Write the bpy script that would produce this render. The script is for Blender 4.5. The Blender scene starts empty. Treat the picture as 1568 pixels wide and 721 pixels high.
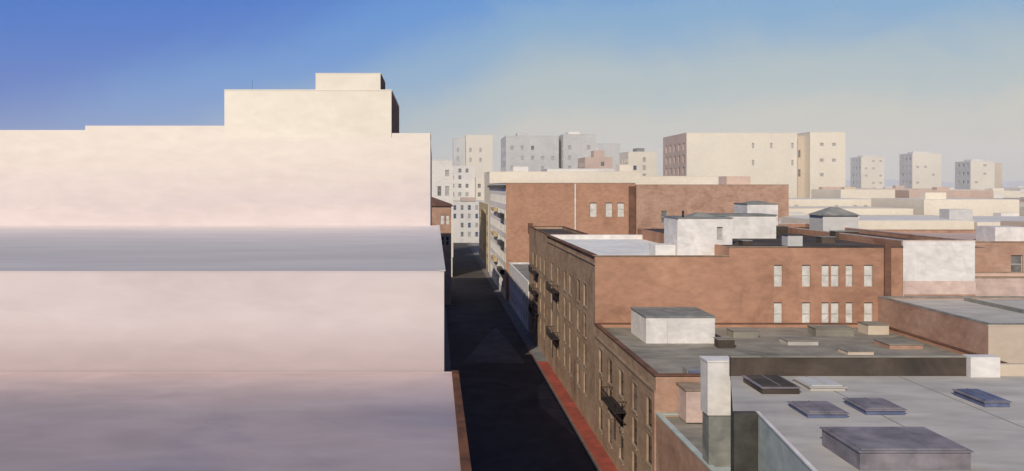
import bpy, math, random
from mathutils import Vector, Matrix
random.seed(7)
scene = bpy.context.scene
scene.view_settings.view_transform='Standard'
scene.view_settings.look='None'
scene.view_settings.exposure=0

# ------------------------------------------------------------ materials
def mat(name, c1, c2=None, scale=0.25, stretch=(1,1,1), rough=0.85, streak=0.25, bump=0.25, c3=None, metal=0.0, lo=.35, hi=.65, tone_grad=None, st2=(0.75,0.75,1.5), s2=1.1):
    m=bpy.data.materials.new(name); m.use_nodes=True
    nt=m.node_tree; N=nt.nodes; L=nt.links
    b=N['Principled BSDF']; b.inputs['Roughness'].default_value=rough
    b.inputs['Metallic'].default_value=metal
    b.inputs['Specular IOR Level'].default_value=.2
    if c2 is None: c2=tuple(x*0.82 for x in c1)
    tc=N.new('ShaderNodeTexCoord')
    mp=N.new('ShaderNodeMapping'); mp.inputs['Scale'].default_value=stretch
    L.new(tc.outputs['Object'],mp.inputs[0])
    n1=N.new('ShaderNodeTexNoise'); n1.inputs['Scale'].default_value=scale; n1.inputs['Detail'].default_value=8
    n1.inputs['Roughness'].default_value=.66; n1.inputs['Distortion'].default_value=.8
    L.new(mp.outputs[0],n1.inputs['Vector'])
    r=N.new('ShaderNodeValToRGB'); r.color_ramp.elements[0].position=lo; r.color_ramp.elements[1].position=hi
    r.color_ramp.elements[0].color=(*c1,1); r.color_ramp.elements[1].color=(*c2,1)
    if c3:
        e=r.color_ramp.elements.new((lo+hi)/2+.06); e.color=(*c3,1)
    L.new(n1.outputs['Fac'],r.inputs[0])
    col=r.outputs[0]
    if tone_grad:
        ax,a0,a1,sc,wob=tone_grad  # colour gradient along one object axis, edge broken up by noise
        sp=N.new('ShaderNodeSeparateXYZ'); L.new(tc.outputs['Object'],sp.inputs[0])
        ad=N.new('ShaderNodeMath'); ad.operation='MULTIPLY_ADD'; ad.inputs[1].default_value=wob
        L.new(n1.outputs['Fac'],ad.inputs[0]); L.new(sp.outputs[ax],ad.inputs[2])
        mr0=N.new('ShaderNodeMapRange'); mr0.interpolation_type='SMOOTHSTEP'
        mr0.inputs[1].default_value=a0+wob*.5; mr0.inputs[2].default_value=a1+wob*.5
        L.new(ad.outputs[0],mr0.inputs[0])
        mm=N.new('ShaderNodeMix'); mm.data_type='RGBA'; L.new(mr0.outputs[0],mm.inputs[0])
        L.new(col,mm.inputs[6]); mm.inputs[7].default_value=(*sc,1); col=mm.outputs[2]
    mp2=N.new('ShaderNodeMapping'); mp2.inputs['Scale'].default_value=st2
    L.new(tc.outputs['Object'],mp2.inputs[0])
    n2=N.new('ShaderNodeTexNoise'); n2.inputs['Scale'].default_value=s2; n2.inputs['Detail'].default_value=7
    n2.inputs['Distortion'].default_value=.5
    L.new(mp2.outputs[0],n2.inputs['Vector'])
    mr=N.new('ShaderNodeMapRange'); mr.inputs[1].default_value=.25; mr.inputs[2].default_value=.75
    mr.inputs[3].default_value=1-streak; mr.inputs[4].default_value=1+streak*.45
    L.new(n2.outputs['Fac'],mr.inputs[0])
    mx=N.new('ShaderNodeVectorMath'); mx.operation='SCALE'
    L.new(col,mx.inputs[0]); L.new(mr.outputs[0],mx.inputs['Scale'])
    L.new(mx.outputs[0],b.inputs['Base Color'])
    if bump:
        bp=N.new('ShaderNodeBump'); bp.inputs['Strength'].default_value=bump; bp.inputs['Distance'].default_value=.05
        L.new(n2.outputs['Fac'],bp.inputs['Height']); L.new(bp.outputs[0],b.inputs['Normal'])
    return m

M={}
M['stucco']=mat('pale_stucco',(.665,.58,.535),(.56,.49,.47),scale=.06,stretch=(.35,1,2.0),streak=.07,bump=.25,c3=(.60,.52,.485),lo=.28,hi=.7,st2=(.3,.3,.9),tone_grad=('Z',25,34.5,(.71,.64,.545),6))  # creamier towards the top of the wall
M['stucco_low']=mat('base_shaded_stucco',(.62,.53,.495),(.545,.47,.445),scale=.09,stretch=(.35,1,2.0),streak=.07,bump=.2,c3=(.60,.525,.50),lo=.28,hi=.7,st2=(.3,.3,.9),tone_grad=('Z',20.8,16.9,(.43,.35,.335),2.4))  # darkening towards the wall base is shade painted into the colour
M['cream']=mat('cream_stucco',(.745,.685,.565),(.68,.62,.51),scale=.1,streak=.07,bump=.25,st2=(.3,.3,.9))
M['terrace']=mat('grey_membrane',(.57,.53,.505),(.49,.46,.44),scale=.05,stretch=(.35,1.2,1),streak=.1,st2=(.25,1,1),s2=.4,tone_grad=('Y',62,108,(.74,.66,.62),26))  # lighter towards the back of the terrace
M['terrace2']=mat('mauve_membrane',(.39,.33,.335),(.26,.235,.275),scale=.09,stretch=(.5,.8,1),streak=.16,c3=(.36,.305,.31),lo=.28,hi=.72,st2=(.5,.9,1),s2=.5,tone_grad=('Y',39,51,(.58,.46,.435),5))  # pink by the wall, mauve further out: terrace shade put into the colour
M['brick']=mat('orange_brick',(.47,.265,.17),(.29,.155,.10),scale=.13,streak=.2,c3=(.40,.22,.14),lo=.28,hi=.7)
M['brick_b']=mat('brown_brick',(.48,.32,.235),(.28,.17,.12),scale=.2,streak=.22,c3=(.38,.23,.16),lo=.3,hi=.7)
M['tan']=mat('tan_brick',(.44,.315,.22),(.20,.13,.088),scale=.2,streak=.28,c3=(.33,.225,.15),lo=.3,hi=.7)
M['tan_sill']=mat('tan_sill',(.33,.25,.18),(.25,.19,.135),scale=.3)
M['darkbrick']=mat('dark_brick_and_shade',(.20,.10,.065),(.12,.065,.045),scale=.3)
M['white']=mat('white_paint',(.74,.70,.645),(.58,.55,.515),scale=.35,streak=.16)
M['whiteroof']=mat('white_roof',(.84,.81,.73),(.68,.67,.61),scale=.2,streak=.12)
M['greyroof']=mat('grey_green_roof',(.36,.32,.255),(.13,.128,.105),scale=.16,streak=.35,c3=(.25,.23,.185),lo=.3,hi=.7,st2=(.6,1.4,1),s2=.5)
M['lightroof']=mat('light_grey_roof',(.53,.485,.42),(.35,.335,.30),scale=.11,streak=.25,c3=(.45,.42,.37),lo=.28,hi=.72,st2=(.4,1.2,1),s2=.6)
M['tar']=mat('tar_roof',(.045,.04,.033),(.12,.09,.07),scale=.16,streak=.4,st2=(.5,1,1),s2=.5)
M['teal']=mat('pale_teal_render',(.50,.54,.49),(.36,.41,.38),scale=.3,streak=.2)
M['pink']=mat('pink_render',(.64,.49,.41),(.48,.36,.31),scale=.3,streak=.2)
M['darkgreen']=mat('dark_render_and_shade',(.075,.072,.06),(.04,.038,.033),scale=.4)  # dark render; on the flat-roof jog it carries painted shade
M['mauve']=mat('mauve_hatch',(.27,.24,.25),(.17,.16,.175),scale=.5,streak=.35)
M['slate']=mat('slate_blue',(.15,.17,.25),(.09,.11,.19),scale=.6)
M['greytop']=mat('grey_cap',(.29,.28,.25),(.17,.175,.16),scale=.4)
M['rust']=mat('rust_coping',(.19,.075,.035),(.07,.035,.022),scale=.6)
M['iron']=mat('black_iron',(.04,.033,.03),(.025,.02,.02),rough=.5)
M['trim']=mat('stone_trim',(.38,.28,.20),(.28,.2,.14),scale=.6)
M['grey']=mat('grey_render',(.56,.54,.50),(.47,.46,.44),scale=.06,streak=.12)
M['dist_cream']=mat('distant_cream_render',(.76,.68,.54),(.69,.61,.49),scale=.04,streak=.08)  # distant renders: aerial haze tinted into the base colours
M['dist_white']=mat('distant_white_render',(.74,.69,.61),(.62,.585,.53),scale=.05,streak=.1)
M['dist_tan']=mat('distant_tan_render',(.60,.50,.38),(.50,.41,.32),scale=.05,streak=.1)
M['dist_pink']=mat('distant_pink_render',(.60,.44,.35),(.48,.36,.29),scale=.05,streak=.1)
M['yellow']=mat('ochre_render',(.55,.42,.22),(.40,.30,.17),scale=.2)
M['asphalt']=mat('asphalt',(.05,.042,.034),(.026,.023,.02),scale=.07,streak=.3,c3=(.09,.077,.065),st2=(.8,.5,1),s2=.5,lo=.3,hi=.72)
M['asphalt2']=mat('pale_asphalt',(.17,.15,.13),(.09,.08,.07),scale=.12,streak=.3)  # paler areas of the road surface
M['redpave']=mat('red_brick_pavement',(.38,.085,.055),(.21,.06,.04),scale=.25,lo=.3,hi=.7)
M['pave']=mat('concrete_pavement',(.22,.21,.2),(.15,.15,.145),scale=.4)
M['kerb']=mat('kerb_stone',(.22,.16,.13),scale=.5)
M['ground']=mat('city_ground',(.34,.30,.26),(.22,.20,.18),scale=.02,streak=.2,c3=(.28,.25,.22))
M['hill']=mat('hazy_hill',(.46,.46,.47),(.40,.42,.45),scale=.004,streak=.05,bump=0)  # aerial haze tinted into the hill colour
M['paint']=mat('worn_road_paint',(.10,.095,.085),(.05,.048,.045),scale=1.5)
def glass(name,c,rough=.15,var=.5):
    return mat(name,c,tuple(x*var for x in c),scale=.9,rough=rough,streak=.15,bump=0)
M['glass']=glass('dark_window_glass',(.05,.045,.042))
M['blind']=glass('window_blind_glass',(.68,.65,.58),.5,.75)
M['bluegl']=glass('blue_window_glass',(.06,.10,.24),.2)
M['greyg']=glass('grey_window_glass',(.22,.21,.20),.3)
M['hazeg']=glass('hazy_window_glass',(.45,.42,.385),.3,.75)  # paler glass, distance haze put into its colour
M['frame']=mat('window_frame',(.55,.52,.47),rough=.6,bump=0)
M['dframe']=mat('dark_window_frame',(.07,.06,.055),rough=.6,bump=0)

# ------------------------------------------------------------ mesh building
class B:
    """One real object: an empty with named mesh parts."""
    def __init__(s,name,c=(0,0,0)):
        s.name=name; s.c=Vector(c); s.parts={}
    def part(s,pn,m):
        k=(pn,m)
        if k not in s.parts: s.parts[k]=([],[])
        return s.parts[k]
    def quad(s,pn,m,a,b,c,d):
        v,f=s.part(pn,m); i=len(v); v+= [a,b,c,d]; f.append((i,i+1,i+2,i+3))
    def poly(s,pn,m,pts):
        v,f=s.part(pn,m); i=len(v); v+=pts; f.append(tuple(range(i,i+len(pts))))
    def box(s,pn,m,x0,x1,y0,y1,z0,z1):
        v,f=s.part(pn,m); i=len(v)
        v+=[(x0,y0,z0),(x1,y0,z0),(x1,y1,z0),(x0,y1,z0),(x0,y0,z1),(x1,y0,z1),(x1,y1,z1),(x0,y1,z1)]
        for q in ((0,3,2,1),(4,5,6,7),(0,1,5,4),(1,2,6,5),(2,3,7,6),(3,0,4,7)): f.append(tuple(i+k for k in q))
    def facade(s,o,u,n,W,z0,z1,ops,m,gm='glass',depth=.22,fm='frame',bar=True,sill=None):
        """wall plane starting at o (x,y) running along u, outward normal n, with real recessed openings"""
        us=sorted({0,W}|{q for p in ops for q in p[:2]}); zs=sorted({z0,z1}|{q for p in ops for q in p[2:4]})
        P=lambda a,z,d=0:(o[0]+u[0]*a-n[0]*d, o[1]+u[1]*a-n[1]*d, z)
        for i in range(len(us)-1):
            for j in range(len(zs)-1):
                ca=(us[i]+us[i+1])/2; cz=(zs[j]+zs[j+1])/2
                if any(p[0]<ca<p[1] and p[2]<cz<p[3] for p in ops): continue
                s.quad('walls',m,P(us[i],zs[j]),P(us[i+1],zs[j]),P(us[i+1],zs[j+1]),P(us[i],zs[j+1]))
        for p in ops:
            a0,a1,b0,b1=p[:4]; g=p[4] if len(p)>4 else gm
            d=depth
            s.quad('walls',m,P(a0,b0),P(a1,b0),P(a1,b0,d),P(a0,b0,d))
            s.quad('walls',m,P(a0,b1),P(a1,b1),P(a1,b1,d),P(a0,b1,d))
            s.quad('walls',m,P(a0,b0),P(a0,b1),P(a0,b1,d),P(a0,b0,d))
            s.quad('walls',m,P(a1,b0),P(a1,b1),P(a1,b1,d),P(a1,b0,d))
            s.quad('window_glass',g,P(a0,b0,d),P(a1,b0,d),P(a1,b1,d),P(a0,b1,d))
            if fm:
                t=.09; dd=d-.05
                def fr(x0,x1,y0,y1,dd=dd):
                    s.quad('window_frames',fm,P(x0,y0,dd),P(x1,y0,dd),P(x1,y1,dd),P(x0,y1,dd))
                fr(a0,a0+t,b0,b1); fr(a1-t,a1,b0,b1); fr(a0+t,a1-t,b0,b0+t); fr(a0+t,a1-t,b1-t,b1)
                if bar:
                    zc=b0+(b1-b0)*.52; fr(a0+t,a1-t,zc-.05,zc+.05,d-.07)
            if sill:
                pts=[P(a0-.12,b0-.18,-.12),P(a1+.12,b0-.18,-.12),P(a1+.12,b0-.18,.02),P(a0-.12,b0-.18,.02)]
                pt2=[(x,y,b0-.004) for x,y,_ in pts]
                s.hexa('sills',sill,pts,pt2)
                pts=[P(a0-.15,b1+.01,-.04),P(a1+.15,b1+.01,-.04),P(a1+.15,b1+.01,.02),P(a0-.15,b1+.01,.02)]
                pt2=[(x,y,b1+.22) for x,y,_ in pts]
                s.hexa('lintels',sill,pts,pt2)
    def hexa(s,pn,m,lo,hi):
        v,f=s.part(pn,m); i=len(v); v+=list(lo)+list(hi)
        for q in ((0,3,2,1),(4,5,6,7),(0,1,5,4),(1,2,6,5),(2,3,7,6),(3,0,4,7)): f.append(tuple(i+k for k in q))
    def block(s,x0,x1,y0,y1,z0,z1,m,roof='greyroof',front=(),left=(),right=(),ml=None,mf=None,par=.45,cop='trim',copo=.08,gm='glass',fm='frame',sill=None,t=.3,lgm=None,depth=.22):
        zr=z1-par; ml=ml or m; mf=mf or m
        kw=dict(fm=fm,sill=sill,depth=depth)
        s.facade((x0,y0),(1,0),(0,-1),x1-x0,z0,zr,front,mf,gm,**kw)
        s.facade((x0,y0),(0,1),(-1,0),y1-y0,z0,zr,left,ml,lgm or gm,**kw)
        s.facade((x1,y0),(0,1),(1,0),y1-y0,z0,zr,right,m,gm,**kw)
        s.facade((x0,y1),(1,0),(0,1),x1-x0,z0,zr,(),m,gm,**kw)
        s.quad('roof',roof,(x0+t,y0+t,zr+.003),(x1-t,y0+t,zr+.003),(x1-t,y1-t,zr+.003),(x0+t,y1-t,zr+.003))
        o=.015
        s.box('parapet',mf,x0-o,x1+o,y0-o,y0+t,zr,z1)
        s.box('parapet',m,x0-o,x1+o,y1-t,y1+o,zr,z1)
        s.box('parapet',ml,x0-o,x0+t,y0+t,y1-t,zr,z1)
        s.box('parapet',m,x1-t,x1+o,y0+t,y1-t,zr,z1)
        if cop:
            c=copo
            s.box('coping',cop,x0-c,x1+c,y0-c,y0+t+.04,z1,z1+.12)
            s.box('coping',cop,x0-c,x1+c,y1-t-.04,y1+c,z1,z1+.12)
            s.box('coping',cop,x0-c,x0+t+.04,y0+t+.04,y1-t-.04,z1,z1+.12)
            s.box('coping',cop,x1-t-.04,x1+c,y0+t+.04,y1-t-.04,z1,z1+.12)
    def done(s):
        e=bpy.data.objects.new(s.name,None); e.location=s.c; e.empty_display_size=.5
        scene.collection.objects.link(e)
        for (pn,m),(v,f) in s.parts.items():
            me=bpy.data.meshes.new(pn); me.from_pydata(v,[],f); me.materials.append(M[m]); me.update()
            o=bpy.data.objects.new(pn,me); scene.collection.objects.link(o)
            o.parent=e; o.matrix_parent_inverse=Matrix.Translation(-s.c)
        return e

def single(name,lst):
    V=[];F=[];mi=[];ms=[]
    for m,v,f in lst:
        if m not in ms: ms.append(m)
        i=len(V); V+=v
        for q in f: F.append(tuple(i+k for k in q)); mi.append(ms.index(m))
    me=bpy.data.meshes.new(name); me.from_pydata(V,[],F)
    for m in ms: me.materials.append(M[m])
    me.polygons.foreach_set('material_index',mi); me.update()
    o=bpy.data.objects.new(name,me); scene.collection.objects.link(o); return o
def bx(m,x0,x1,y0,y1,z0,z1):
    return (m,[(x0,y0,z0),(x1,y0,z0),(x1,y1,z0),(x0,y1,z0),(x0,y0,z1),(x1,y0,z1),(x1,y1,z1),(x0,y1,z1)],
     [(0,3,2,1),(4,5,6,7),(0,1,5,4),(1,2,6,5),(2,3,7,6),(3,0,4,7)])
def grid(n0,n1,step,w,zlist,h,skip=0,alts=None):
    out=[]; a=n0
    while a+w<=n1:
        for z in zlist:
            if random.random()<skip: continue
            g=(random.choice(alts),) if alts else ()
            out.append((a,a+w,z,z+h)+g)
        a+=step
    return out

# ------------------------------------------------------------ ground, road, pavements
single('ground',[('ground',[(-6000,-500,0),(6000,-500,0),(6000,9000,0),(-6000,9000,0)],[(0,1,2,3)])])
single('road',[('asphalt',[(2.6,-60,.004),(16.0,-60,.004),(16.0,640,.004),(2.6,640,.004)],[(0,1,2,3)]),
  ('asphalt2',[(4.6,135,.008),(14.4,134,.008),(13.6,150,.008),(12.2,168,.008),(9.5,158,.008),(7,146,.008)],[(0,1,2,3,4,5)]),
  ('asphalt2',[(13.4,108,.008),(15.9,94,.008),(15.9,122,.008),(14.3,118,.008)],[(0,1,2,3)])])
mk=[]
y=20
while y<125:
    mk.append(('paint',[(9.4,y,.008),(9.55,y,.008),(9.55,y+3,.008),(9.4,y+3,.008)],[(0,1,2,3)])); y+=9
single('road_markings',mk)
single('pavement',[bx('redpave',16.4,18.0,-60,135,0,.14),bx('pave',16.4,18.0,135,420,0,.14),bx('kerb',16.0,16.4,-60,420,0,.13)])
single('pavement',[bx('pave',1.3,2.4,-60,420,0,.14),bx('kerb',2.4,2.6,-60,420,0,.13)])

# ------------------------------------------------------------ big pale building on the left
b=B('stepped_stucco_building',(-30,80,0))
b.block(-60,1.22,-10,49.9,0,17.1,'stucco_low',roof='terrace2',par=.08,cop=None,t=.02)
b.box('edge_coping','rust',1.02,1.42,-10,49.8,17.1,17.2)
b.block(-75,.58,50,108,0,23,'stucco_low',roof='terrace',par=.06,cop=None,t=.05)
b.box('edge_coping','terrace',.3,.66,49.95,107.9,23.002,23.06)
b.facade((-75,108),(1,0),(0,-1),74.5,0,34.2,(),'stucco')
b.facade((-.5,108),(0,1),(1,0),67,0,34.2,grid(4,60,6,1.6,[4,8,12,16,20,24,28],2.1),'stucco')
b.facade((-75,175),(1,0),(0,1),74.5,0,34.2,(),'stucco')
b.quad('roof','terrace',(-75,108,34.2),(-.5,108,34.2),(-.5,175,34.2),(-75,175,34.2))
b.box('parapet','stucco',-5.4,-.5,108,108.4,34.2,34.75)
b.box('parapet','darkbrick',-.9,-.45,108.4,116,34.2,34.75)
b.box('parapet','stucco',-75,-44.4,108,108.4,34.2,35.15)
b.box('parapet','stucco',-44.4,-26.7,108,108.4,34.2,35.7)
b.box('penthouse','cream',-26.7,-5.45,108.01,131,34.2,40.15)
b.box('penthouse_coping','cream',-26.75,-5.38,107.97,131.05,40.15,40.3)
b.box('penthouse_shade_side','darkbrick',-5.45,-5.40,108.3,131,34.25,40.0)  # thin dark sheet painting the shade on the right side
b.box('lift_housing','cream',-15.1,-6.85,108.03,118,40.3,42.3)
b.box('lift_housing_shade_side','darkbrick',-6.85,-6.80,108.3,118,40.34,42.25)  # dark skin here too, for the shaded right face
b.box('lift_housing_cap','cream',-15.16,-6.78,107.99,118.05,42.3,42.4)
b.box('mast','iron',-24.03,-24.0,112,112.03,40.3,42.0)
b.done()

# ------------------------------------------------------------ fire escape helper
def fire_escape(b,y0,y1,z,x=18.0,w=1.25,ladder=True,deck='iron'):
    xo=x-w
    b.box('fire_escape_deck',deck,xo,x-.01,y0,y1,z,z+.09)
    n=int((y1-y0)/.45)
    for i in range(n+1):
        yy=y0+(y1-y0)*i/n
        b.box('fire_escape_railing','iron',xo,xo+.045,yy-.022,yy+.022,z+.09,z+1.05)
    for yy in (y0,y1):
        for k in range(1,4):
            xx=xo+w*k/4
            b.box('fire_escape_railing','iron',xx-.02,xx+.02,yy-.02,yy+.02,z+.09,z+1.05)
        b.box('fire_escape_railing','iron',xo,x-.01,yy-.035,yy+.035,z+1.05,z+1.12)
        b.hexa('fire_escape_bracket','iron',[(x-.12,yy-.05,z-1.0),(x-.01,yy-.05,z-1.0),(x-.01,yy+.05,z-1.0),(x-.12,yy+.05,z-1.0)],
               [(xo+.05,yy-.05,z),(xo+.2,yy-.05,z),(xo+.2,yy+.05,z),(xo+.05,yy+.05,z)])
    b.box('fire_escape_railing','iron',xo-.01,xo+.06,y0+.035,y1-.035,z+1.05,z+1.12)
    b.box('fire_escape_railing','iron',xo,xo+.05,y0+.035,y1-.035,z+.52,z+.57)
    if ladder:
        for dy in (0,.45):
            b.box('fire_escape_ladder','iron',xo+.3,xo+.35,y0+.5+dy,y0+.55+dy,z-2.7,z)
        for k in range(8):
            b.box('fire_escape_ladder','iron',xo+.3,xo+.34,y0+.55,y0+.95,z-2.5+k*.33,z-2.46+k*.33)

# ------------------------------------------------------------ brick apartment building (middle)
b=B('brick_apartment_building',(34,115,0))
rows=[3.2,6.6,10.1,13.7]
colsY=[100.6,105.2,111.5,116,122.5,129]
left=[(y-95,y-95+1.7,z,z+2.6,random.choice(['glass','glass','greyg'])) for y in colsY for z in rows]
fr=[]
for px0,px1 in ((38.0,38.95),(41.15,42.1),(43.35,44.2),(44.4,45.3),(46.05,46.85),(48.1,49.1)):
    fr.append((px0-18,px1-18,16.75,19.2,'blind'))
    fr.append((px0-18,px1-18,12.35,15.0,'blind'))
b.facade((18,95),(0,1),(-1,0),40,0,19.6,left,'tan',sill='tan_sill',fm='dframe')
b.facade((18,95),(1,0),(0,-1),34.4,0,19.6,fr,'brick',sill=None)
b.facade((52.4,95),(0,1),(1,0),43,0,19.6,(),'brick')
b.facade((18,135),(1,0),(0,1),15,0,19.6,(),'brick')
b.quad('roof','whiteroof',(18.3,95.3,19.6),(33,95.3,19.6),(33,134.7,19.6),(18.3,134.7,19.6))
b.box('parapet','brick',18,33,95,95.35,19.6,20.15)
b.box('parapet','tan',18,18.35,95.35,135,19.6,20.15)
b.box('parapet','white',18.35,33,134.65,135,19.6,20.3)
b.box('coping','trim',17.9,33,94.9,95.4,20.15,20.25)
b.box('cornice','darkbrick',17.72,18.37,95.4,135,20.15,20.3)
b.box('cornice','tan_sill',17.85,18,95.1,135,19.2,19.35)
b.box('upper_walls','brick',33,52.4,95,95.35,19.6,21.15)
b.box('upper_walls','brick',33,33.35,95.35,138,19.6,21.15)
b.box('upper_coping','trim',32.95,39.5,94.92,95.4,21.15,21.24)
b.box('upper_coping','tar',39.5,52.45,94.92,95.4,21.15,21.26)
b.quad('roof','tar',(33.35,95.35,21.1),(62,95.35,21.1),(62,138,21.1),(33.35,138,21.1))
b.box('chimney_pier','darkbrick',50.3,51.0,94.75,94.99,10,21.6)
lr=[(y-135,y-135+1.5,z,z+2.4,random.choice(['glass','greyg'])) for y in (138,143,148.5,154) for z in rows]
b.block(18,24.5,135.02,161,0,20.3,'tan',roof='tar',left=lr,par=.4,cop='darkbrick',sill='tan_sill',fm='dframe')
b.box('corner_pier','darkbrick',17.8,18.6,160.4,161.3,19,21.0)
for z in (12.6,5.9): fire_escape(b,122,127.4,z)
for z in (12.9,9.4,5.9): fire_escape(b,146,151,z)
b.done()

b=B('rooftop_stair_bulkhead',(32,102,19.6))
b.facade((28.7,100),(1,0),(0,-1),6.4,19.6,24.2,[(4.6,5.3,21.6,23.2,'hazeg')],'white')
b.box('body','white',28.7,35.1,100.3,106,19.602,24.2)
b.box('cap','greytop',28.6,35.2,99.9,106.1,24.2,24.32)
b.hexa('pitched_vent','greytop',[(30.5,101,24.32),(33.6,101,24.32),(33.6,104,24.32),(30.5,104,24.32)],[(31.6,102,24.8),(32.5,102,24.8),(32.5,103,24.8),(31.6,103,24.8)])
b.box('vent_pipe','iron',29.4,29.6,100.6,100.8,24.32,25.1)
b.box('lower_wing','white',26.3,28.68,101,104,19.6,21.0)
b.done()
b=B('rooftop_lift_housing',(41,114,21))
b.box('body','white',36.5,45.1,112,118,21.1,24.1)
b.box('cap','greytop',36.4,45.2,111.85,118.1,24.1,24.25)
b.box('door','greyg',38.0,38.9,111.95,111.99,21.15,23.2)
b.box('raised_body','white',45.9,50.4,124.5,130,21.1,25.35)
b.box('raised_cap','greytop',45.8,50.5,124.4,130.1,25.35,25.47)
b.hexa('raised_peak','greytop',[(46.6,125,25.47),(49.8,125,25.47),(49.8,129,25.47),(46.6,129,25.47)],[(47.6,126.5,25.8),(48.6,126.5,25.8),(48.6,127.5,25.8),(47.6,127.5,25.8)])
b.done()
b=B('rooftop_cabin',(59,126,21))
b.box('body','grey',57.0,62.2,124.5,129,20,23.7)
b.hexa('hipped_roof','greytop',[(56.7,124.2,23.7),(62.5,124.2,23.7),(62.5,129.3,23.7),(56.7,129.3,23.7)],[(59.2,126.3,24.9),(60,126.3,24.9),(60,127,24.9),(59.2,127,24.9)])
b.done()
b=B('rooftop_ventilation_box',(41,98,21))
b.box('body','grey',40.6,42.3,97.5,99.2,21.1,22.35); b.box('cap','tar',40.5,42.4,97.4,99.3,22.35,22.47)
b.done()
b=B('rooftop_ventilation_box',(64,112,21))
for x,y,w,h in ((47,103,1.6,.7),(52,110,3,1),(36,99,1,.5),(46,120,4,1.2)):
    b.box('unit','tar',x,x+w,y,y+1.6,21.1,21.1+h)
    b.box('lid','greytop',x-.08,x+w+.08,y-.08,y+1.68,21.1+h,21.18+h)
b.done()

b=B('white_walled_building',(57,115,0))
b.block(52.45,60.5,95,138,0,21.85,'brick',roof='tar',mf='white',par=.5,cop='pink',copo=.03)
b.box('band','brick_b',52.5,60.5,94.9,94.98,10,15.9)
b.box('band_light','pink',52.5,60.5,94.88,94.98,15.9,17.4)
b.done()
b=B('brick_warehouse',(80,125,0))
b.block(66,110,106,135,0,21.0,'brick_b',roof='dist_pink',mf='brick_b',par=.4,cop='trim',front=[(6,7.5,17,19.4,'greyg'),(10,11.5,17,19.4,'greyg')])
b.block(62,110,100,105.9,0,17.2,'dist_pink',roof='brick_b',mf='pink',par=.4,cop='trim')
b.box('rooftop_unit','white',74,78,112,116,20.6,22.6); b.box('rooftop_unit','dist_tan',82,90,118,123,20.6,23)
b.done()

b=B('grey_roof_building',(65,85,0))
b.block(49.6,85,76,94.8,0,15.6,'brick_b',roof='lightroof',mf='dist_tan',ml='brick_b',par=.15,cop='greytop',copo=.03,front=[(8,10,11.5,13.6,'greyg'),(14,16,11.5,13.6,'greyg')])
b.box('roof_unit','grey',66,70,84,88,15.45,16.4); b.box('roof_unit_lid','greytop',65.9,70.1,83.9,88.1,16.4,16.5)
b.box('roof_curb','greytop',58,58.4,77,93,15.46,15.8)
b.done()

# ------------------------------------------------------------ lower brick building in front
b=B('brick_apartment_building',(34,82,0))
rows=[1.6,4.7,7.8]
left=[]
for y in (70.2,75.4,80.8,86.0,90.9):
    for z in rows: left.append((y-69,y-69+1.8,z,z+2.45,random.choice(['glass','glass','greyg'])))
b.block(18,49.5,69,94.9,0,12.6,'brick',roof='greyroof',ml='tan',mf='brick_b',left=left,par=.35,cop='darkbrick',sill='tan_sill',fm='dframe',copo=.16)
b.box('belt_course','tan_sill',17.86,17.995,69.05,94.8,11.2,11.4)
b.box('corner_quoin','brick_b',17.9,17.998,69.02,69.9,0,11.2)
fire_escape(b,79.5,85.5,6.7)
b.done()
b=B('rooftop_stair_bulkhead',(25,88,12))
b.facade((21.2,85),(1,0),(0,-1),6.9,12.25,14.85,[],'white')
b.box('body','white',21.2,28.1,85.02,91.5,12.25,14.85)
b.box('cap','greytop',21.1,28.2,84.9,91.6,14.85,14.97)
b.box('drip_stain_panel','grey',23.3,23.36,84.96,84.995,12.3,14.8)
b.done()
b=B('rooftop_ventilation_box',(36,85,12))
for x,y,w,d,h,m in ((27.6,82.5,1.6,1.2,.8,'tar'),(31,88,2.6,2,.7,'greyroof'),(35,84,3,2.2,.4,'lightroof'),(40,89,4,2,.8,'greyroof'),(44,82,3.2,3,.4,'brick_b'),(38.5,79,2.4,2,.35,'dist_tan'),(24,74,1.4,1.2,.5,'slate'),(31.5,76,3.4,1.6,.35,'lightroof'),(46,90,2.2,2.2,1.0,'dist_tan')):
    b.box('unit',m,x,x+w,y,y+d,12.25,12.25+h); b.box('lid','greyroof',x-.07,x+w+.07,y-.07,y+d+.07,12.25+h,12.32+h)
b.done()
b=B('roof_skylight',(21.5,70,12.6)); b.box('frame','greytop',20.7,22.3,69.6,70.8,12.25,12.95); b.box('blue_pane','slate',20.8,22.2,69.56,69.6,12.3,12.9); b.done()

b=B('low_annex_building',(22,58,0))
b.block(18,30,55.2,68.9,0,9.5,'brick_b',roof='greyroof',ml='brick_b',par=.12,cop='teal',copo=.05,t=.35)
b.block(18.0,30,46.2,55.1,0,9.5,'darkgreen',roof='greyroof',ml='brick_b',par=.12,cop='teal',copo=.05,t=.35)
b.box('pink_bulkhead','pink',19.7,22.6,66.4,68.8,9.5,12.0)
b.box('pink_bulkhead_cap','trim',19.6,22.7,66.3,68.85,12.0,12.12)
b.box('green_hatch','darkgreen',21.2,22.6,60,62,9.5,10.3)
b.done()
b=B('white_chimney',(19,56,9.5))
b.box('base','greytop',18.1,19.8,56,57.3,9.4,12.9)
b.box('stack','white',18.0,19.85,55.9,57.4,12.9,16.4)
b.box('cap','white',17.95,19.9,55.85,57.45,16.4,16.52)
b.done()

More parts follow.
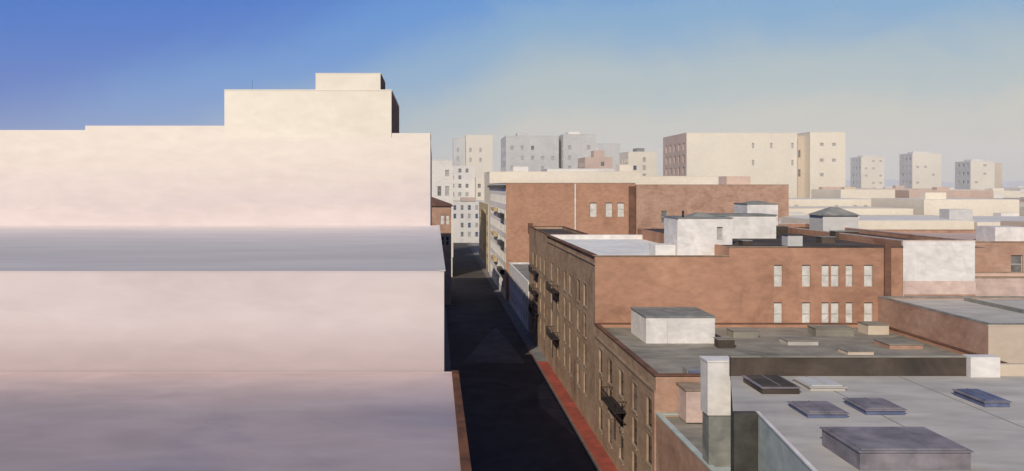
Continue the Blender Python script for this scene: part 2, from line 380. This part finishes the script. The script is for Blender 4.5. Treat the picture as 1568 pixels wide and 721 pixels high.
# ------------------------------------------------------------ foreground flat-roofed building
b=B('flat_roof_building',(35,42,0))
fp=[(15.0,28),(16.35,36.8),(17.5,46),(16.2,46.05),(19.2,55),(62,55),(62,28)]
ms=['teal','teal','darkgreen','darkgreen','greyroof','brick_b','brick_b']  # dark jog faces: recess shade painted into the wall colour
zt=15.7
for i,(p,m) in enumerate(zip(fp,ms)):
    q=fp[(i+1)%len(fp)]
    b.quad('walls',m,(p[0],p[1],0),(q[0],q[1],0),(q[0],q[1],zt),(p[0],p[1],zt))
b.poly('roof','lightroof',[(x,y,zt) for x,y in fp])
b.hexa('edge_trim','white',[(14.95,28,zt+.003),(15.15,28,zt+.003),(16.5,36.8,zt+.003),(16.3,36.8,zt+.003)],[(14.95,28,zt+.1),(15.15,28,zt+.1),(16.5,36.8,zt+.1),(16.3,36.8,zt+.1)])
b.hexa('edge_trim','white',[(16.3,36.81,zt+.003),(16.5,36.81,zt+.003),(17.6,46,zt+.003),(17.45,46,zt+.003)],[(16.3,36.81,zt+.1),(16.5,36.81,zt+.1),(17.6,46,zt+.1),(17.45,46,zt+.1)])
b.box('recess_shade_slab','darkgreen',16.1,17.35,45.6,46.0,0,zt+.12)  # dark slab added to stand in for shade in the recess
b.box('rear_parapet','tar',19.25,34.5,55.05,55.4,zt-.1,zt+1.2)  # shadowed parapet face, its shade put in as the tar colour
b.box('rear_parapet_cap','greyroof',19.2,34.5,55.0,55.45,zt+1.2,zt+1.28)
b.box('white_pier','white',34.5,36.4,54.6,55.5,zt,zt+1.3)
b.box('right_parapet','dist_tan',36.4,62,55.02,55.4,zt-.1,zt+.75)
b.box('roof_seam','greytop',24.0,24.04,41,54.9,zt+.001,zt+.02)
b.box('roof_seam','greytop',30.0,30.04,30,54.9,zt+.001,zt+.02)
b.done()
def hatch(x0,x1,y0,y1,h,side,top,rim='mauve',name='roof_skylight'):
    z=15.7
    b=B(name,((x0+x1)/2,(y0+y1)/2,z))
    b.box('curb',side,x0,x1,y0,y1,z,z+h)
    b.box('rim',rim,x0-.08,x1+.08,y0-.08,y1+.08,z+h,z+h+.06)
    b.box('lid',top,x0+.12,x1-.12,y0+.12,y1-.12,z+h+.061,z+h+.12)
    if x1-x0<4:
        xx=x0+(x1-x0)/2
        b.box('glazing_bar',rim,xx-.03,xx+.03,y0+.12,y1-.12,z+h+.121,z+h+.15)
    b.done()
hatch(19.4,21.6,50.2,53.3,.35,'tar','tar','mauve')
hatch(22.6,24.7,51,53.4,.2,'lightroof','grey','lightroof')
hatch(19.8,21.9,45,47.4,.22,'slate','mauve','mauve')
hatch(23.2,25.3,45.6,48,.25,'slate','mauve','mauve')
hatch(30.6,32,47.2,50,.28,'slate','slate','mauve')
hatch(33.4,34.4,44.6,46,.28,'slate','grey','mauve')
hatch(18.4,23.2,36.7,40.3,.8,'mauve','mauve','mauve','roof_hatch')

# ------------------------------------------------------------ right hand row further down the street
b=B('low_white_building',(24,184,0))
b.block(18,30,163,205,0,9.5,'white',roof='greytop',left=grid(2,40,5,1.8,[1.5,5],2.0),par=.3,cop='white')
b.done()
b=B('long_brick_building',(50,223,0))
fr=[]
for a in (37.9-17.5,41.7-17.5,44.6-17.5): fr.append((a,a+1.7,20.5,24,'blind'))
ll=grid(1.5,60,4.4,2.2,[2,5.6,9.2,12.8,16.4,20,23.6],2.3)
b.block(17.5,49,207,270,0,28.7,'brick',roof='dist_white',ml='dist_white',mf='brick',front=fr,left=ll,par=.6,cop='trim',sill=None,depth=.35)
b.block(49.05,86,206.0,240,0,28.3,'brick',roof='dist_white',mf='brick_b',front=[(6,7.5,19,22,'greyg')],par=.6,cop='trim')
b.box('downpipe','white',34.2,34.5,206.8,206.99,14,28.6)
b.box('pilaster','darkbrick',47.4,48.9,206.6,206.99,0,28.0)
b.box('upper_cornice','iron',16.9,17.48,207,270,27.6,28.3)
for z in (6,13,20):
    b.box('balcony','iron',16.4,17.49,212,222,z,z+1.1); b.box('balcony','yellow',16.5,17.49,236,248,z+1,z+2)
b.box('roof_shed','dist_pink',73,79,212,218,28,30.5)
b.done()
b=B('ochre_apartment_building',(30,305,0))
b.block(17.6,50,277,334,0,22,'dist_white',roof='greyroof',ml='yellow',left=grid(2,54,6,2.6,[2,5.6,9.2,12.8,16.4],2.2),par=.5,cop='dist_white')
b.box('bay','yellow',16.6,17.58,290,300,6,20)
b.done()

b=B('red_brick_house',(-5,210,0))
b.block(-18,4.0,200,225,0,23.2,'brick_b',roof='tar',front=[(19.4,20.3,19.0,21.2,'blind'),(20.7,21.5,19.0,21.2,'blind'),(19.4,20.3,14,16.2),(20.7,21.5,14,16.2)],par=.2,cop='dist_tan',copo=.3)
b.hexa('hipped_roof','darkbrick',[(-18.4,199.5,23.33),(4.5,199.5,23.33),(4.5,225.4,23.33),(-18.4,225.4,23.33)],[(-12,206,25.4),(-1,206,25.4),(-1,218,25.4),(-12,218,25.4)])
b.done()
b=B('white_townhouse',(0,275,0))
b.block(-12,5.6,262,292,0,36,'dist_white',roof='greyroof',front=[(13,14.2,25,28,'greyg'),(15.4,16.6,25,28,'hazeg'),(15.4,16.6,31,33,'hazeg')],par=.5,cop='dist_cream')
b.done()
b=B('white_townhouse',(10,340,0))
b.block(-4,7.5,335,350,0,33,'dist_cream',roof='greyroof',front=grid(3,11,3.4,1.5,[17,22,27],2.0,alts=['hazeg','greyg']),par=.5,cop='greytop')
b.done()
b=B('white_terrace_building',(18,425,0))
b.block(8.5,27,420,445,0,20.5,'dist_white',roof='greyroof',front=grid(1,18,3.6,1.4,[3,7.5,12,16.2],2.4,.15,alts=['bluegl','hazeg','greyg']),par=.5,cop='greytop')
b.box('gable','dist_pink',13,20,419.6,426,20.6,22.4)
b.done()
b=B('white_terrace_building',(25,510,0))
b.block(9,24,500,530,0,40,'dist_white',roof='dist_white',front=grid(1,14,4.2,1.8,[12,17,22,27,32,36],2.4,.2,alts=['greyg','hazeg']),par=.8,cop='dist_cream')
b.block(24.2,44,492,530,0,33,'dist_cream',roof='dist_white',front=grid(1,19,4.8,1.8,[12,17,22,27],2.4,.2,alts=['greyg','hazeg']),par=.8,cop='dist_white')
b.done()

# ------------------------------------------------------------ skyline
def sky_b(name,specs):
    x0,x1,y0,y1=specs[0][:4]
    b=B(name,((x0+x1)/2,(y0+y1)/2,0))
    for sp in specs:
        x0,x1,y0,y1,zt,m,step,w,zs,h,gl,skip=sp
        f=grid(2.5,x1-x0-2,step,w,zs,h,skip,gl) if step else []
        l=grid(2,y1-y0-2,5,1.8,zs,h,.1,gl) if step else []
        b.block(x0,x1,y0,y1,0,zt,m,roof='dist_white',front=f,left=l,par=.8,cop=m,fm=None,depth=.3,t=.5)
    return b
G=['hazeg','hazeg','greyg']; H_=['hazeg']
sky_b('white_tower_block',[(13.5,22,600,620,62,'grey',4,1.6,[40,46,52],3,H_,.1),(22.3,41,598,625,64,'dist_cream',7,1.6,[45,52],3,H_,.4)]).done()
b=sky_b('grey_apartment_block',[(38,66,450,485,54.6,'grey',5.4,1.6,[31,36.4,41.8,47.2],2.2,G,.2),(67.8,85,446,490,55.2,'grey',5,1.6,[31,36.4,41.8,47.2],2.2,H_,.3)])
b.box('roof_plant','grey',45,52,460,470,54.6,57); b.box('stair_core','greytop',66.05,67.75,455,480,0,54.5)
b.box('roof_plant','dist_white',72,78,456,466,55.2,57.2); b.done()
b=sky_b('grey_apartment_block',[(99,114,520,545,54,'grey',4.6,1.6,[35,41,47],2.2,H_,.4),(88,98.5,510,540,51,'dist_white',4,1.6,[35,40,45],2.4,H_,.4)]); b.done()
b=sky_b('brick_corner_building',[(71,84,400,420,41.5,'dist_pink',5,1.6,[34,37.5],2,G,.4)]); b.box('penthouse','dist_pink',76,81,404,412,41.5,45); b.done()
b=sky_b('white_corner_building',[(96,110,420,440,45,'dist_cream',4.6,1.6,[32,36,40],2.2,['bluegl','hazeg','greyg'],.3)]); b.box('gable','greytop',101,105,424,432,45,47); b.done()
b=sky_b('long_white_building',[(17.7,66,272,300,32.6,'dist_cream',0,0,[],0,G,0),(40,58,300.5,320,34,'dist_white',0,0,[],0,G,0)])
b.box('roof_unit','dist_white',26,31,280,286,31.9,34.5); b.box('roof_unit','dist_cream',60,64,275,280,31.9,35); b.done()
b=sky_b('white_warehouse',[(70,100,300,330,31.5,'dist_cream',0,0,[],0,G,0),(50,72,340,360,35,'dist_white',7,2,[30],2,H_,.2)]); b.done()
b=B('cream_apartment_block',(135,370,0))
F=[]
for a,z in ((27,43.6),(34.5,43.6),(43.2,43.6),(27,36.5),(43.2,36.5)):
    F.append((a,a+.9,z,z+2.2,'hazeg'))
b.block(104,149.6,350,386,0,50,'dist_cream',roof='dist_white',ml='dist_pink',front=F,left=grid(3,34,6.5,2.6,[23,28,33,38,43],3,.0,['greyg','hazeg','bluegl']),par=.8,cop='dist_cream',fm=None,depth=.4)  # left face darker: grazing light put into the wall colour
b.block(149.7,154.4,354,386,0,49,'dist_tan',roof='dist_white',front=[(2,3,40,43,'greyg'),(2,3,32,35,'greyg')],par=.8,cop='dist_tan',fm=None)  # shade of the recess put into the darker wall colour
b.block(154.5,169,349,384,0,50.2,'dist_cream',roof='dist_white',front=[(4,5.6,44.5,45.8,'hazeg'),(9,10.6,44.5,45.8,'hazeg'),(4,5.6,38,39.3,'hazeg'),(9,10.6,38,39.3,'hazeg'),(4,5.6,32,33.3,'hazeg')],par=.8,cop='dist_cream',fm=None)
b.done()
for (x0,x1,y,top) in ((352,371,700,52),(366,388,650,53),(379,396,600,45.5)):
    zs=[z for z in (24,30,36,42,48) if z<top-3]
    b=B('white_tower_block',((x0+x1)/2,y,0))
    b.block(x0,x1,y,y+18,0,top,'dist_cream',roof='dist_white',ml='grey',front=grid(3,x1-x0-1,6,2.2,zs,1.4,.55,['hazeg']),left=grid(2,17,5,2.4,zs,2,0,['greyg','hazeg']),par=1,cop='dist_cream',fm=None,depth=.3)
    b.box('roof_plant','dist_white',x0+3,x1-6,y+4,y+12,top-.9,top+1.6)
    if y==600: b.block(x1+.2,x1+8,y+4,y+14,0,top-1,'dist_tan',roof='dist_white',cop='dist_cream')
    b.done()

# low rooftops filling the middle distance (one mass)
L=[]
rm=['dist_cream']*6+['dist_white']*4+['dist_pink']
def low(x0,x1,y0,y1,z,m=None):
    m=m or random.choice(rm)
    L.append(bx(m,x0,x1,y0,y1,0,z))
    L.append(bx(random.choice(['dist_white','dist_cream','dist_white','lightroof']),x0+.5,x1-.5,y0+.5,y1-.5,z,z+.03))
    for k in range(random.choice([0,0,1,1,2])):
        s=random.uniform(3,8); xx=random.uniform(x0+.6,max(x0+.7,x1-s-1)); yy=random.uniform(y0+1,y1-4)
        L.append(bx(m if random.random()<.7 else random.choice(['grey','dist_pink','dist_tan']),xx,min(xx+s,x1-.5),yy,yy+3,z+.03,z+random.uniform(.8,2.0)))
    if random.random()<.35:
        a=x0+1.5
        while a<x1-2:
            if random.random()<.5: L.append(bx('greyg' if y0<260 else 'hazeg',a,a+1.1,y0-.05,y0+.1,z-3.6,z-1.8))
            a+=random.uniform(3,6)
y=142
while y<1700:
    d=random.uniform(16,28)*(1+y/900)
    x=66 if y<200 else 88
    xmax=y*.78+60
    while x<xmax:
        w=random.uniform(14,44)*(1+y/900)
        zc=28-random.uniform(1.0,5.5)*(y/300)**.25
        if y<205: zc=random.uniform(19.5,22.5)
        elif y<300: zc=random.uniform(21.5,25)
        clash=(95<x+w and x<175 and 335<y+d and y<395) or (y+d>590 and y<735 and 340<x+w and x<405)
        clash=clash or (66<x+w and x<116 and 385<y+d and y<560)
        if not clash: low(x,x+w-random.choice([0.1,.5,2]),y,y+d-1.5,zc)
        x+=w+random.choice([.4,1,3])
    y+=d+3
y=200
while y<1200:
    d=random.uniform(24,40); x=-y*.5-60
    while x<-45:
        w=random.uniform(16,34)
        low(x,x+w-2,y,y+d-2,random.uniform(14,26)); x+=w+2
    y+=d+6
y=560
while y<1500:
    d=random.uniform(24,40); x=-10
    while x<70:
        w=random.uniform(14,26); low(x,x+w-2,y+80,y+78+d,random.uniform(20,30)); x+=w+2
    y+=d+8
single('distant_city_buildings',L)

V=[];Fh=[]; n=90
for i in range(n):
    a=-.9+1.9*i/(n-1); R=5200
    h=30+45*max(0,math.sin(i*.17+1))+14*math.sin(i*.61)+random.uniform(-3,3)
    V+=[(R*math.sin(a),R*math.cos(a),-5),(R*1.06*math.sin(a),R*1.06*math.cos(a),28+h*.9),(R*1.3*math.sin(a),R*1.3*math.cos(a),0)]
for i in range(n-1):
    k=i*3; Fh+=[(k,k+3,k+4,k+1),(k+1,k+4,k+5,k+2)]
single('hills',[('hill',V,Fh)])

# real haze lying over the distant city (homogeneous scattering air)
hm=bpy.data.materials.new('haze_air'); hm.use_nodes=True
hn=hm.node_tree; hn.nodes.clear()
ho=hn.nodes.new('ShaderNodeOutputMaterial'); hv=hn.nodes.new('ShaderNodeVolumeScatter')
hv.inputs['Color'].default_value=(1,.92,.80,1); hv.inputs['Density'].default_value=.0006; hv.inputs['Anisotropy'].default_value=-.24
hn.links.new(hv.outputs[0],ho.inputs['Volume'])
M['haze_air']=hm
single('haze',[bx('haze_air',-1500,2200,190,2400,-3,120)])

# ------------------------------------------------------------ light
az=math.radians(25); el=math.radians(32)
ts=Vector((-math.sin(az)*math.cos(el),-math.cos(az)*math.cos(el),math.sin(el)))
sl=bpy.data.lights.new('sun','SUN'); sl.energy=4.0; sl.angle=math.radians(.5); sl.color=(1,.91,.79)
so=bpy.data.objects.new('sun',sl); so.rotation_euler=ts.to_track_quat('Z','Y').to_euler(); so.location=(-60,-60,90)
scene.collection.objects.link(so)

w=bpy.data.worlds.new('World'); scene.world=w; w.use_nodes=True
nt=w.node_tree; N=nt.nodes; Lk=nt.links
bg=N['Background']; bg.inputs['Strength'].default_value=.1
sk=N.new('ShaderNodeTexSky'); sk.sky_type='NISHITA'; sk.sun_disc=False
sk.sun_elevation=el; sk.sun_rotation=math.atan2(ts.x,ts.y)%(2*math.pi)
sk.air_density=1.2; sk.dust_density=1.5
tc=N.new('ShaderNodeTexCoord'); sp=N.new('ShaderNodeSeparateXYZ'); Lk.new(tc.outputs['Generated'],sp.inputs[0])
def math_(op,a,b_=None,c=None,clamp=False):
    n=N.new('ShaderNodeMath'); n.operation=op; n.use_clamp=clamp
    for i,v in enumerate((a,b_,c)):
        if v is None: continue
        if isinstance(v,(int,float)): n.inputs[i].default_value=v
        else: Lk.new(v,n.inputs[i])
    return n.outputs[0]
nz=N.new('ShaderNodeTexNoise'); nz.inputs['Scale'].default_value=6; nz.inputs['Detail'].default_value=9; nz.inputs['Roughness'].default_value=.65; nz.inputs['Distortion'].default_value=.6
mpn=N.new('ShaderNodeMapping'); mpn.inputs['Scale'].default_value=(1,1,1.5); Lk.new(tc.outputs['Generated'],mpn.inputs[0]); Lk.new(mpn.outputs[0],nz.inputs['Vector'])
xs=math_('MINIMUM',sp.outputs['X'],.12)
f=math_('MULTIPLY_ADD',xs,1.3,.93)
az_=math_('ABSOLUTE',sp.outputs['Z'])
zz=math_('MULTIPLY',az_,-3.1)
f=math_('ADD',f,zz)
f=math_('ADD',f,math_('MULTIPLY_ADD',nz.outputs['Fac'],.26,-.13),clamp=True)
ramp=N.new('ShaderNodeValToRGB'); Lk.new(f,ramp.inputs[0]); ramp.color_ramp.interpolation='EASE'
els=ramp.color_ramp.elements
els[0].position=0; els[0].color=(.018,.15,.60,1)
els[1].position=1; els[1].color=(.72,.64,.51,1)
for p_,c_ in ((.28,(.075,.27,.67,1)),(.5,(.20,.39,.62,1)),(.72,(.42,.51,.53,1)),(.88,(.61,.585,.50,1))):
    e=els.new(p_); e.color=c_
# the sky is darker towards the zenith
mrz=N.new('ShaderNodeMapRange'); mrz.inputs[1].default_value=.24; mrz.inputs[2].default_value=.6; mrz.inputs[3].default_value=10; mrz.inputs[4].default_value=4.0
Lk.new(az_,mrz.inputs[0])
sc_=N.new('ShaderNodeVectorMath'); sc_.operation='SCALE'; Lk.new(mrz.outputs[0],sc_.inputs['Scale']); Lk.new(ramp.outputs[0],sc_.inputs[0])
m_=N.new('ShaderNodeMix'); m_.data_type='RGBA'; m_.inputs[0].default_value=.88
Lk.new(sk.outputs[0],m_.inputs[6]); Lk.new(sc_.outputs[0],m_.inputs[7])
Lk.new(m_.outputs[2],bg.inputs['Color'])

# ------------------------------------------------------------ camera
cd=bpy.data.cameras.new('camera'); cam=bpy.data.objects.new('camera',cd)
cd.sensor_width=36; cd.lens=36*1300/1568
cd.shift_x=119/1568; cd.shift_y=-75.5/1568
cd.clip_start=.5; cd.clip_end=20000
cam.location=(0,0,28); cam.rotation_euler=(math.radians(90),0,0)
scene.collection.objects.link(cam); scene.camera=cam
